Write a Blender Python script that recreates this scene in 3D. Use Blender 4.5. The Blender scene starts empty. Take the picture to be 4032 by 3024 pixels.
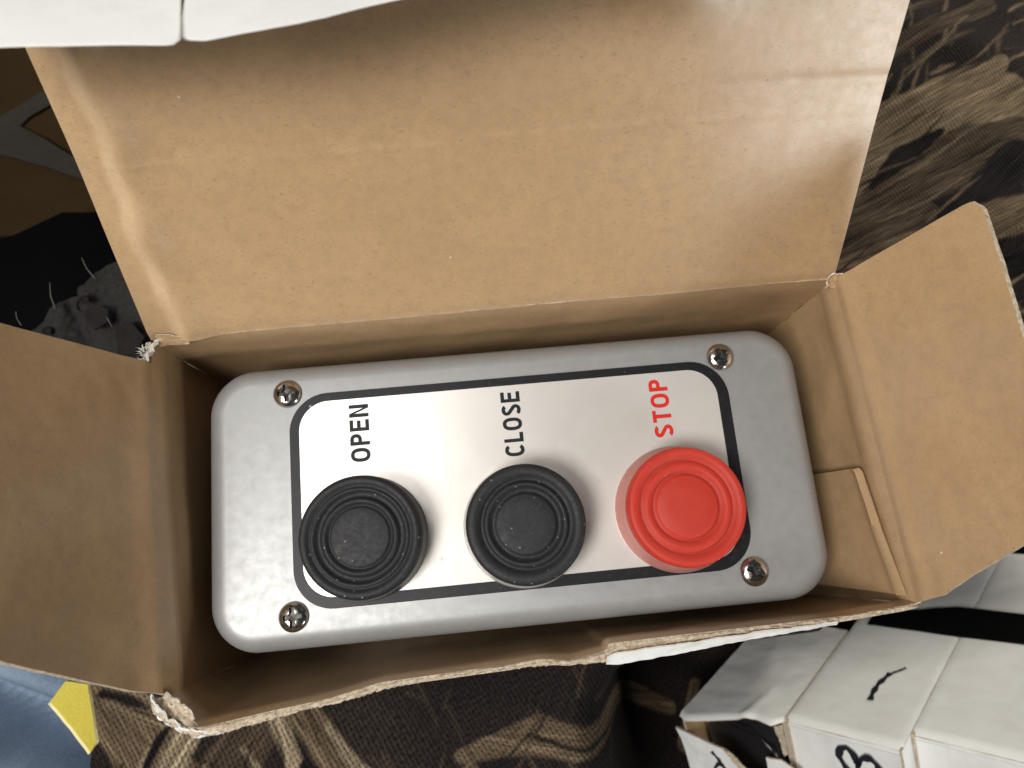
import bpy, bmesh, math, random
import numpy as np
from mathutils import Vector, Matrix, noise

random.seed(7)
S = 0.001                                   # everything below is written in millimetres
scene = bpy.context.scene
COL = scene.collection

# ------------------------------------------------------------------ camera
cam_d = bpy.data.cameras.new('camera')
cam = bpy.data.objects.new('camera', cam_d)
COL.objects.link(cam)
RM = Matrix(((0.99533861, 0.0854907, -0.04463621),
             (-0.09321482, 0.97151771, -0.21786312),
             (0.0247396, 0.22100834, 0.97495809)))
cam.matrix_world = Matrix.Translation(Vector((-7.1084, -16.2257, 181.5238)) * S) @ RM.to_4x4()
cam_d.sensor_width = 36.0
cam_d.lens = 26.04
cam_d.clip_start = 0.005
cam_d.clip_end = 20.0
cam_d.dof.use_dof = True
cam_d.dof.focus_distance = 0.172
cam_d.dof.aperture_fstop = 22.0
scene.camera = cam

# ------------------------------------------------------------------ light
world = bpy.data.worlds.new('World')
scene.world = world
world.use_nodes = True
bg = world.node_tree.nodes['Background']
bg.inputs[0].default_value = (0.80, 0.90, 1.0, 1)
bg.inputs[1].default_value = 0.04


def area(name, loc, target, sx, sy, power, color):
    d = bpy.data.lights.new(name, 'AREA')
    d.shape = 'RECTANGLE'
    d.size, d.size_y = sx * S, sy * S
    d.energy = power
    d.color = color
    o = bpy.data.objects.new(name, d)
    COL.objects.link(o)
    o.location = Vector(loc) * S
    o.rotation_euler = (Vector(target) - Vector(loc)).to_track_quat('-Z', 'Y').to_euler()
    return o


area('window_light', (-262, -165, 560), (0, 30, 20), 220, 220, 4.5, (1.0, 0.97, 0.93))
area('roof_light', (-190, 110, 560), (0, 0, 0), 230, 230, 0.85, (1.0, 0.985, 0.96))
area('far_window_light', (465, -500, 250), (83, 75, 50), 200, 190, 1.75, (0.95, 0.98, 0.97))
area('side_fill_light', (470, 480, 130), (150, -60, -120), 220, 220, 2.6, (1.0, 0.94, 0.82))  # added fill lamp to lift the white box tops, no window known there

scene.view_settings.view_transform = 'Standard'
scene.view_settings.look = 'None'
scene.view_settings.exposure = 0.0
scene.view_settings.gamma = 1.0

# ------------------------------------------------------------------ materials


class NT:
    def __init__(self, name):
        self.m = bpy.data.materials.new(name)
        self.m.use_nodes = True
        self.t = self.m.node_tree
        self.b = self.t.nodes['Principled BSDF']
        self.tc = self.t.nodes.new('ShaderNodeTexCoord')
        self.mp = self.t.nodes.new('ShaderNodeMapping')
        self.mp.inputs['Scale'].default_value = (1000, 1000, 1000)   # texture space in millimetres
        self.t.links.new(self.tc.outputs['Object'], self.mp.inputs[0])
        self.P = self.mp.outputs[0]

    def link(self, a, b):
        self.t.links.new(a, b)

    def stretch(self, sc, rot=(0, 0, 0)):
        n = self.t.nodes.new('ShaderNodeMapping')
        n.inputs['Scale'].default_value = sc
        n.inputs['Rotation'].default_value = rot
        self.link(self.P, n.inputs[0])
        return n.outputs[0]

    def noise(self, scale, detail=3, rough=0.55, vec=None, dist=0.0):
        n = self.t.nodes.new('ShaderNodeTexNoise')
        n.inputs['Scale'].default_value = scale
        n.inputs['Detail'].default_value = detail
        n.inputs['Roughness'].default_value = rough
        n.inputs['Distortion'].default_value = dist
        self.link(vec or self.P, n.inputs['Vector'])
        return n.outputs['Fac']

    def voronoi(self, scale, vec=None):
        n = self.t.nodes.new('ShaderNodeTexVoronoi')
        n.inputs['Scale'].default_value = scale
        self.link(vec or self.P, n.inputs['Vector'])
        return n.outputs['Distance'], n.outputs['Color']

    def ramp(self, fac, a, b, ca=(0, 0, 0, 1), cb=(1, 1, 1, 1)):
        n = self.t.nodes.new('ShaderNodeValToRGB')
        n.color_ramp.elements[0].position = a
        n.color_ramp.elements[1].position = b
        n.color_ramp.elements[0].color = ca
        n.color_ramp.elements[1].color = cb
        self.link(fac, n.inputs[0])
        return n.outputs[0]

    def mix(self, fac, a, b, mode='MIX'):
        n = self.t.nodes.new('ShaderNodeMix')
        n.data_type = 'RGBA'
        n.blend_type = mode
        for sock, v in ((n.inputs[0], fac), (n.inputs[6], a), (n.inputs[7], b)):
            if isinstance(v, (int, float)):
                sock.default_value = v
            elif isinstance(v, tuple):
                sock.default_value = v if len(v) == 4 else v + (1,)
            else:
                self.link(v, sock)
        return n.outputs[2]

    def math(self, op, a, b=0.0):
        n = self.t.nodes.new('ShaderNodeMath')
        n.operation = op
        for i, v in enumerate((a, b)):
            if isinstance(v, (int, float)):
                n.inputs[i].default_value = v
            else:
                self.link(v, n.inputs[i])
        return n.outputs[0]

    def attr(self, name):
        n = self.t.nodes.new('ShaderNodeAttribute')
        n.attribute_name = name
        return n.outputs['Color']

    def bump(self, h, dist, strength=1.0):
        n = self.t.nodes.new('ShaderNodeBump')
        n.inputs['Strength'].default_value = strength
        n.inputs['Distance'].default_value = dist * S
        self.link(h, n.inputs['Height'])
        self.link(n.outputs[0], self.b.inputs['Normal'])

    def set(self, **k):
        for key, v in k.items():
            s = self.b.inputs[key.replace('_', ' ')]
            if isinstance(v, tuple):
                s.default_value = v if len(v) == 4 else v + (1,)
            elif isinstance(v, (int, float)):
                s.default_value = v
            else:
                self.link(v, s)
        return self


def mat_kraft():
    n = NT('kraft_board')
    base = n.mix(n.noise(0.05, 4), (0.385, 0.247, 0.126), (0.44, 0.290, 0.152))
    base = n.mix(n.ramp(n.noise(0.35, 5, 0.65), 0.42, 0.72), base, (0.35, 0.228, 0.122))
    grain = n.noise(1.6, 4, 0.7)
    base = n.mix(n.math('MULTIPLY', n.ramp(grain, 0.35, 0.75), 0.30), base, (0.52, 0.37, 0.23))
    # short dark fibres, two directions
    for i, (rot, thr) in enumerate((((0.5, 0.3, 0.8), 0.69), ((-0.3, 0.6, 2.3), 0.70), ((0.8, -0.4, 1.5), 0.71))):
        f = n.noise(1.0, 2, 0.5, n.stretch((0.9, 2.3, 1.7), rot))
        base = n.mix(n.math('MULTIPLY', n.ramp(f, thr - .05, thr + .05), 0.45), base, (0.19, 0.115, 0.06))
    # dark and pale specks
    for sc_, r0, thr, col, k in ((0.19, 0.055, 0.62, (0.15, 0.09, 0.05), 0.8), (0.33, 0.075, 0.55, (0.20, 0.13, 0.075), 0.55), (0.10, 0.030, 0.5, (0.85, 0.78, 0.64), 0.85)):
        d, c = n.voronoi(sc_, n.stretch((1, 1.4, 1), (0.7, 0.2, 1.1)))
        keep = n.ramp(n.math('ADD', c, 0.0), thr, thr + 0.25)
        rad = n.math('ADD', d, n.math('MULTIPLY', n.noise(1.3, 3), 0.05))
        base = n.mix(n.math('MULTIPLY', n.math('MULTIPLY', n.ramp(rad, r0 + .01, r0 + .035, (1, 1, 1, 1), (0, 0, 0, 1)), keep), k), base, col)
    base = n.mix(n.math('MULTIPLY', n.ramp(n.noise(0.035, 5, 0.6), 0.40, 0.68), 0.35), base, (0.33, 0.215, 0.118))
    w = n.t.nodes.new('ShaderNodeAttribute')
    w.attribute_name = 'wear_lit'
    base = n.mix(n.math('MULTIPLY', w.outputs['Fac'], n.ramp(n.noise(0.9, 5, 0.7), 0.25, 0.6, (.45, .45, .45, 1), (1, 1, 1, 1))), base, (0.60, 0.43, 0.265))  # lightens worn creases and the lid's painted lit band
    n.set(Base_Color=base, Roughness=n.ramp(n.noise(0.5, 4), 0.3, 0.75, (0.30, 0.30, 0.30, 1), (0.36, 0.36, 0.36, 1)))
    n.set(Specular_IOR_Level=0.9)
    h = n.math('ADD', n.noise(2.2, 4, 0.7), n.math('MULTIPLY', n.noise(0.45, 3), 1.6))
    n.bump(h, 0.016, 0.6)
    return n.m


def mat_whiteboard():
    n = NT('white_board')
    base = n.mix(n.noise(0.08, 4), (0.70, 0.70, 0.675), (0.77, 0.77, 0.745))
    base = n.mix(n.math('MULTIPLY', n.ramp(n.noise(0.07, 6, 0.7), 0.48, 0.72), 0.40), base, (0.58, 0.56, 0.51))
    base = n.mix(n.math('MULTIPLY', n.ramp(n.noise(0.5, 5, 0.8, n.stretch((1, .35, 1), (.4, .2, .9))), 0.66, 0.74), 0.35), base, (0.40, 0.38, 0.34))
    n.set(Base_Color=base, Roughness=0.42, Specular_IOR_Level=0.5)
    n.bump(n.noise(0.7, 4, 0.6), 0.08, 0.5)
    return n.m


def mat_rawedge():
    n = NT('raw_board_edge')
    f = n.noise(1.2, 5, 0.75)
    base = n.mix(n.ramp(f, 0.35, 0.7), (0.30, 0.215, 0.135), (0.68, 0.60, 0.47))
    lines = n.noise(1.0, 3, 0.6, n.stretch((0.25, 0.6, 3.0)))
    base = n.mix(n.math('MULTIPLY', n.ramp(lines, 0.55, 0.68), 0.7), base, (0.13, 0.085, 0.05))
    n.set(Base_Color=base, Roughness=0.9)
    n.bump(n.noise(2.4, 4, 0.7), 0.35, 0.8)
    return n.m


def mat_torn():
    n = NT('torn_paper')
    base = n.mix(n.noise(1.0, 5, 0.7), (0.55, 0.48, 0.38), (0.86, 0.83, 0.76))
    n.set(Base_Color=base, Roughness=0.9)
    n.bump(n.noise(2.0, 4, 0.7), 0.3, 0.8)
    return n.m


def mat_enclosure():
    n = NT('grey_enclosure_paint')
    base = n.mix(n.noise(0.25, 5, 0.65), (0.29, 0.292, 0.29), (0.355, 0.357, 0.352))
    base = n.mix(n.math('MULTIPLY', n.ramp(n.noise(2.5, 3, 0.7), 0.60, 0.75), 0.35), base, (0.56, 0.57, 0.58))
    base = n.mix(n.math('MULTIPLY', n.ramp(n.noise(0.6, 5, 0.75), 0.68, 0.76), 0.5), base, (0.22, 0.22, 0.22))
    n.set(Base_Color=base, Roughness=n.ramp(n.noise(0.4, 4), 0.3, 0.7, (.42, .42, .42, 1), (.52, .52, .52, 1)), Metallic=0.38)
    n.bump(n.noise(1.3, 3, 0.6), 0.03, 0.5)
    return n.m


def mat_plate():
    n = NT('white_plate')
    base = n.mix(n.noise(0.06, 3), (0.74, 0.700, 0.655), (0.78, 0.745, 0.70))
    d, c = n.voronoi(0.11, n.stretch((1, 0.8, 1), (0, 0, 0.6)))
    base = n.mix(n.math('MULTIPLY', n.ramp(d, 0.035, 0.06, (1, 1, 1, 1), (0, 0, 0, 1)), 0.5), base, (0.35, 0.34, 0.32))
    sm = n.ramp(n.noise(0.10, 5, 0.65, None, 1.5), 0.35, 0.70, (.285, .285, .285, 1), (.325, .325, .325, 1))
    scr = n.noise(1.0, 2, 0.5, n.stretch((0.06, 1.6, 1), (0, 0, 1.2)))
    base = n.mix(n.math('MULTIPLY', n.ramp(scr, 0.74, 0.80), 0.18), base, (0.5, 0.48, 0.45))
    n.set(Base_Color=base, Roughness=sm, Specular_IOR_Level=0.6, Metallic=0.45)
    n.bump(n.noise(0.25, 3), 0.05, 0.25)
    return n.m


def mat_border():
    n = NT('black_border_print')
    base = n.mix(n.ramp(n.noise(0.8, 5, 0.7), 0.55, 0.75), (0.012, 0.012, 0.014), (0.032, 0.032, 0.033))
    d, c = n.voronoi(0.16)
    base = n.mix(n.math('MULTIPLY', n.ramp(d, 0.04, 0.06, (1, 1, 1, 1), (0, 0, 0, 1)), 0.6), base, (0.4, 0.4, 0.4))
    n.set(Base_Color=base, Roughness=0.42, Specular_IOR_Level=0.25)
    return n.m


def mat_plain(name, col, rough=0.5, metal=0.0, spec=0.5):
    n = NT(name)
    c2 = tuple(min(1, x * 1.18 + 0.004) for x in col)
    n.set(Base_Color=n.mix(n.noise(0.8, 4, 0.6), col, c2), Roughness=rough, Metallic=metal, Specular_IOR_Level=spec)
    n.bump(n.noise(1.5, 3), 0.03, 0.4)
    return n.m


def mat_rubber():
    n = NT('black_rubber')
    base = n.mix(n.noise(0.5, 5, 0.7), (0.010, 0.010, 0.011), (0.020, 0.020, 0.022))
    d, c = n.voronoi(0.42)
    base = n.mix(n.math('MULTIPLY', n.ramp(d, 0.06, 0.10, (1, 1, 1, 1), (0, 0, 0, 1)), 0.55), base, (0.30, 0.29, 0.28))
    base = n.mix(n.math('MULTIPLY', n.ramp(n.noise(1.1, 5, 0.8), 0.56, 0.76), 0.36), base, (0.12, 0.12, 0.125))
    n.set(Base_Color=base, Roughness=n.ramp(n.noise(0.9, 4), 0.3, 0.7, (.50, .50, .50, 1), (.68, .68, .68, 1)), Specular_IOR_Level=0.3)
    n.bump(n.noise(2.5, 4, 0.7), 0.06, 0.7)
    return n.m


def mat_redrubber():
    n = NT('red_silicone')
    base = n.mix(n.noise(0.5, 4, 0.6), (0.40, 0.024, 0.012), (0.47, 0.040, 0.022))
    d, c = n.voronoi(0.13)
    base = n.mix(n.math('MULTIPLY', n.ramp(d, 0.025, 0.04, (1, 1, 1, 1), (0, 0, 0, 1)), 0.6), base, (0.95, 0.6, 0.5))
    n.set(Base_Color=base, Roughness=0.58, Specular_IOR_Level=0.35, Subsurface_Weight=0.6, Subsurface_Scale=0.003)
    n.b.inputs['Subsurface Radius'].default_value = (1.0, 0.25, 0.2)
    n.bump(n.noise(2.0, 3, 0.6), 0.05, 0.5)
    return n.m


def mat_clear(name, col, tr):
    n = NT(name)
    n.set(Base_Color=n.mix(n.noise(0.7, 4), col, tuple(x * .82 for x in col)), Roughness=0.5, Transmission_Weight=tr, IOR=1.38)
    n.bump(n.noise(1.2, 3, 0.6), 0.08, 0.6)
    return n.m


def mat_screw():
    n = NT('screw_metal')
    base = n.mix(n.noise(0.8, 4), (0.46, 0.43, 0.39), (0.60, 0.57, 0.53))
    n.set(Base_Color=base, Roughness=n.ramp(n.noise(1.5, 3), 0.3, 0.7, (.12, .12, .12, 1), (.26, .26, .26, 1)), Metallic=1.0)
    return n.m


def mat_camo():
    n = NT('camouflage_fabric')
    c = n.attr('print')
    ga = n.t.nodes.new('ShaderNodeAttribute')
    ga.attribute_name = 'grain'
    streak = n.noise(1.25, 4, 0.65, ga.outputs['Vector'])
    c = n.mix(n.ramp(streak, 0.30, 0.62, (1, 1, 1, 1), (0, 0, 0, 1)), n.mix(1.0, c, (1.25, 1.25, 1.25), 'MULTIPLY'), n.mix(1.0, c, (0.32, 0.29, 0.28), 'MULTIPLY'))
    rib = n.t.nodes.new('ShaderNodeTexWave')
    rib.wave_type = 'BANDS'
    rib.bands_direction = 'X'
    rib.inputs['Scale'].default_value = 0.235
    rib.inputs['Distortion'].default_value = 2.2
    rib.inputs['Detail'].default_value = 2
    rib.inputs['Detail Scale'].default_value = 0.6
    n.link(n.stretch((1, 1, 1), (0, 0, math.radians(-28))), rib.inputs['Vector'])
    rib2 = n.t.nodes.new('ShaderNodeTexWave')
    rib2.bands_direction = 'Y'
    rib2.inputs['Scale'].default_value = 0.19
    rib2.inputs['Distortion'].default_value = 1.5
    rib2.inputs['Detail Scale'].default_value = 0.8
    n.link(n.stretch((1, 1, 1), (0, 0, math.radians(-28))), rib2.inputs['Vector'])
    weave = n.math('ADD', n.math('MULTIPLY', rib.outputs['Fac'], 0.7), n.math('MULTIPLY', rib2.outputs['Fac'], 0.35))
    c2 = n.mix(n.math('MULTIPLY', n.ramp(n.noise(1.3, 4, 0.7), 0.35, 0.75), 0.45), c, n.mix(1.0, c, (2.0, 1.85, 1.65), 'MULTIPLY'))
    c2 = n.mix(n.math('MULTIPLY', n.ramp(weave, 0.1, 0.55, (1, 1, 1, 1), (0, 0, 0, 1)), 0.75), c2, n.mix(1.0, c2, (0.22, 0.20, 0.20), 'MULTIPLY'))
    n.set(Base_Color=c2, Roughness=0.9, Specular_IOR_Level=0.1)
    n.bump(weave, 0.35, 0.7)
    return n.m


def mat_cloth(name, a, b, scale=0.06, rough=0.9, weave=1.6, bump=0.15):
    n = NT(name)
    base = n.mix(n.noise(scale, 5, 0.6), a, b)
    base = n.mix(n.math('MULTIPLY', n.ramp(n.noise(weave, 3, 0.7), 0.4, 0.7), 0.25), base, tuple(x * 1.7 for x in b))
    n.set(Base_Color=base, Roughness=rough, Specular_IOR_Level=0.06)
    n.bump(n.noise(weave, 3, 0.6), bump, 0.6)
    return n.m


KRAFT, WHITE, EDGE, TORN = mat_kraft(), mat_whiteboard(), mat_rawedge(), mat_torn()
ENC, PLATE, BORDER = mat_enclosure(), mat_plate(), mat_border()
RUBBER, RED, SCREW = mat_rubber(), mat_redrubber(), mat_screw()
CLEAR = mat_clear('clear_silicone', (0.92, 0.90, 0.86), 0.55)
PINK = mat_clear('pink_silicone', (0.95, 0.42, 0.36), 0.55)
DARKCOLLAR = mat_plain('dark_collar', (0.05, 0.043, 0.038), 0.4)
INKBLACK = mat_plain('black_ink', (0.010, 0.013, 0.014), 0.5, 0.0, 0.2)
INKRED = mat_plain('red_ink', (0.50, 0.020, 0.014), 0.5, 0.0, 0.2)
MARKER = mat_plain('marker_ink', (0.010, 0.010, 0.014), 0.45)
RECESS_SHADE = mat_plain('screw_recess_shade', (0.045, 0.042, 0.038), 0.45, 0.8)  # screw metal darkened in colour to imitate shade in the recess
CAMO = mat_camo()
DENIM = mat_cloth('blue_denim', (0.065, 0.095, 0.145), (0.30, 0.38, 0.49), 0.03)
BLACKCLOTH = mat_cloth('black_cloth', (0.0012, 0.0012, 0.0015), (0.0025, 0.0025, 0.0025), 0.05)
BROWNCLOTH = mat_cloth('brown_cloth', (0.022, 0.013, 0.005), (0.040, 0.025, 0.011), 0.04)
GREYTAPE = mat_cloth('grey_print', (0.024, 0.021, 0.017), (0.044, 0.040, 0.034), 0.1)
FRAYED = mat_cloth('frayed_grey', (0.007, 0.007, 0.007), (0.036, 0.034, 0.031), 0.12, 0.85, 1.2, 0.3)
THREAD = mat_plain('loose_thread', (0.10, 0.097, 0.09), 0.8)
DARKPATCH = mat_cloth('dark_patch', (0.008, 0.007, 0.007), (0.022, 0.019, 0.018), 0.2)
YELLOW = mat_cloth('yellow_webbing', (0.40, 0.33, 0.045), (0.50, 0.42, 0.075), 0.1, 0.7, 1.8, 0.12)
PALEYELLOW = mat_plain('yellow_edge', (0.70, 0.62, 0.30), 0.8)
BLACKTUBE = mat_plain('black_tube', (0.008, 0.008, 0.009), 0.28)

# ------------------------------------------------------------------ object helpers


def link(name, me, mats, parent=None, loc=None):
    for m in (mats if isinstance(mats, (list, tuple)) else [mats]):
        me.materials.append(m)
    o = bpy.data.objects.new(name, me)
    COL.objects.link(o)
    if parent:
        o.parent = parent
        o.matrix_parent_inverse = Matrix.Translation(-parent.location)
    if loc is not None:
        o.location = Vector(loc) * S
    return o


def pymesh(name, verts, faces, mats, parent=None, idx=None, smooth=True, loc=None):
    me = bpy.data.meshes.new(name)
    me.from_pydata([tuple(c * S for c in v) for v in verts], [], faces)
    if idx is not None:
        me.polygons.foreach_set('material_index', idx)
    me.polygons.foreach_set('use_smooth', [smooth] * len(faces))
    me.update()
    return link(name, me, mats, parent, loc)


def thing(name, label, cat, loc=(0, 0, 0), group=None):
    o = bpy.data.objects.new(name, None)
    o.empty_display_size = 0.01
    COL.objects.link(o)
    o.location = Vector(loc) * S
    o['label'], o['category'] = label, cat
    if group:
        o['group'] = group
    return o


def tag(o, label, cat, group=None):
    o['label'], o['category'] = label, cat
    if group:
        o['group'] = group
    return o


def poly_at(pts, t):
    pts = np.asarray(pts, float)
    seg = np.linalg.norm(np.diff(pts, axis=0), axis=1)
    cum = np.concatenate([[0], np.cumsum(seg)])
    d = t * cum[-1]
    return np.stack([np.interp(d, cum, pts[:, k]) for k in range(3)], -1)


def fbm(x, y, z, o=4):
    return noise.fractal(Vector((x, y, z)), 0.9, 2.0, o)


def coons(bot, top, left, right, ns, nt, disp=None):
    """grid of points spanned by four edge polylines; disp(s, t, point) moves along the surface normal"""
    s = np.linspace(0, 1, ns + 1)
    t = np.linspace(0, 1, nt + 1)
    B, T, L, R_ = poly_at(bot, s), poly_at(top, s), poly_at(left, t), poly_at(right, t)
    g = np.zeros((ns + 1, nt + 1, 3))
    for i in range(ns + 1):
        for j in range(nt + 1):
            a, b = s[i], t[j]
            g[i, j] = ((1 - b) * B[i] + b * T[i] + (1 - a) * L[j] + a * R_[j]
                       - ((1 - a) * (1 - b) * B[0] + a * (1 - b) * B[-1] + (1 - a) * b * T[0] + a * b * T[-1]))
    if disp:
        n = normals(g)
        for i in range(ns + 1):
            for j in range(nt + 1):
                g[i, j] += n[i, j] * disp(s[i], t[j], g[i, j])
    return g


def normals(g):
    ds = np.gradient(g, axis=0)
    dt = np.gradient(g, axis=1)
    n = np.cross(ds, dt)
    return n / np.maximum(np.linalg.norm(n, axis=2, keepdims=True), 1e-9)


def sheet(name, g, thick, mats, parent=None):
    """a board: front grid g (mats[0]), back face (mats[1]) and rim (mats[2])"""
    ns, nt = g.shape[0] - 1, g.shape[1] - 1
    b = g - normals(g) * thick
    V = [tuple(p) for p in g.reshape(-1, 3)] + [tuple(p) for p in b.reshape(-1, 3)]
    N = (ns + 1) * (nt + 1)
    k = lambda i, j: i * (nt + 1) + j
    F, I = [], []
    for i in range(ns):
        for j in range(nt):
            F.append((k(i, j), k(i + 1, j), k(i + 1, j + 1), k(i, j + 1)))
            I.append(0)
            F.append((N + k(i, j), N + k(i, j + 1), N + k(i + 1, j + 1), N + k(i + 1, j)))
            I.append(1)
    ring = [k(i, 0) for i in range(ns)] + [k(ns, j) for j in range(nt)] + [k(i, nt) for i in range(ns, 0, -1)] + [k(0, j) for j in range(nt, 0, -1)]
    for a, c in zip(ring, ring[1:] + ring[:1]):
        F.append((a, N + a, N + c, c))
        I.append(2)
    o = pymesh(name, V, F, list(mats), parent, I)
    # keep the rim crisp
    o.data.set_sharp_from_angle(angle=math.radians(50))
    return o


def rrect(hw, hh, r, n=10, cx=0.0, cy=0.0):
    pts = []
    for (sx, sy, a0) in ((1, 1, 0), (-1, 1, 90), (-1, -1, 180), (1, -1, 270)):
        for i in range(n + 1):
            a = math.radians(a0 + 90 * i / n)
            pts.append((cx + sx * (hw - r) + r * math.cos(a), cy + sy * (hh - r) + r * math.sin(a)))
    return pts


def loft(name, rings, mats, parent=None, cap_top=True, cap_bot=True, loc=None, smooth=True, idxf=None):
    n = len(rings[0])
    V = [p for r in rings for p in r]
    F, I = [], []
    for a in range(len(rings) - 1):
        for i in range(n):
            F.append((a * n + i, a * n + (i + 1) % n, (a + 1) * n + (i + 1) % n, (a + 1) * n + i))
            I.append(idxf(a) if idxf else 0)
    if cap_top:
        F.append(tuple((len(rings) - 1) * n + i for i in range(n)))
        I.append(idxf(len(rings) - 2) if idxf else 0)
    if cap_bot:
        F.append(tuple(reversed(range(n))))
        I.append(0)
    o = pymesh(name, V, F, mats, parent, I, smooth, loc)
    o.data.set_sharp_from_angle(angle=math.radians(40))
    return o


def lathe(name, prof, mats, parent=None, loc=None, n=96, wob=0.0):
    """profile of (radius, height) from the outside base to the centre"""
    V, F = [], []
    for (r, z) in prof[:-1]:
        for i in range(n):
            a = 2 * math.pi * i / n
            rr = r * (1 + wob * math.sin(3 * a + r))
            V.append((rr * math.cos(a), rr * math.sin(a), z))
    V.append((0, 0, prof[-1][1]))
    m = len(prof) - 1
    for a in range(m - 1):
        for i in range(n):
            F.append((a * n + i, a * n + (i + 1) % n, (a + 1) * n + (i + 1) % n, (a + 1) * n + i))
    for i in range(n):
        F.append(((m - 1) * n + i, (m - 1) * n + (i + 1) % n, len(V) - 1))
    o = pymesh(name, V, F, mats, parent, None, True, loc)
    o.data.set_sharp_from_angle(angle=math.radians(75))
    return o


def tube(name, pts, r, mats, parent=None, n=8, taper=1.0):
    V, F = [], []
    pts = [Vector(p) for p in pts]
    for i, p in enumerate(pts):
        d = (pts[min(i + 1, len(pts) - 1)] - pts[max(i - 1, 0)]).normalized()
        u = d.orthogonal().normalized()
        w = d.cross(u)
        rr = r * (1 + (taper - 1) * i / (len(pts) - 1))
        for k in range(n):
            a = 2 * math.pi * k / n
            V.append(tuple(p + u * rr * math.cos(a) + w * rr * math.sin(a)))
    for i in range(len(pts) - 1):
        for k in range(n):
            F.append((i * n + k, i * n + (k + 1) % n, (i + 1) * n + (k + 1) % n, (i + 1) * n + k))
    F.append(tuple(range(n))[::-1])
    F.append(tuple((len(pts) - 1) * n + k for k in range(n)))
    return pymesh(name, V, F, mats, parent)


BOARD = (KRAFT, WHITE, EDGE)
BOARD_W = (WHITE, KRAFT, EDGE)

# ================================================================== seat (the surface everything rests on)


def sstep(x):
    x = np.clip(x, 0, 1)
    return x * x * (3 - 2 * x)


def seat_height(x, y):
    drop = sstep((x - 92) / 50.0) * (150 - 118 * sstep((y + 12) / 50.0))
    drop2 = 132 * sstep((x - 12) / 42.0) * sstep((-47 - y) / 26.0)
    back = 0.0
    h = -64 - np.maximum(drop, drop2) - back
    off = sstep((np.hypot(np.maximum(np.abs(x) - 86, 0), np.maximum(np.abs(y) - 44, 0))) / 30.0)
    h = h + off * (3.5 * np.sin(x * 0.045 + y * 0.021 + 1.0) + 2.2 * np.sin(y * 0.07 - x * 0.02) + 1.2 * np.sin(0.11 * x + 0.16 * y))
    # a sewn fold running away behind the box on the right
    d = (y - (63 + 0.30 * (x - 120)))
    h = h + 4.0 * np.exp(-(d / 4.5) ** 2) * sstep((x - 70) / 30) - 2.5 * np.exp(-((d + 8) / 4.0) ** 2) * sstep((x - 70) / 30)
    return h


TAN, TAN2, DRK, MID, PALE = (0.190, 0.145, 0.092), (0.135, 0.100, 0.064), (0.012, 0.010, 0.011), (0.070, 0.052, 0.036), (0.32, 0.26, 0.175)
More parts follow.
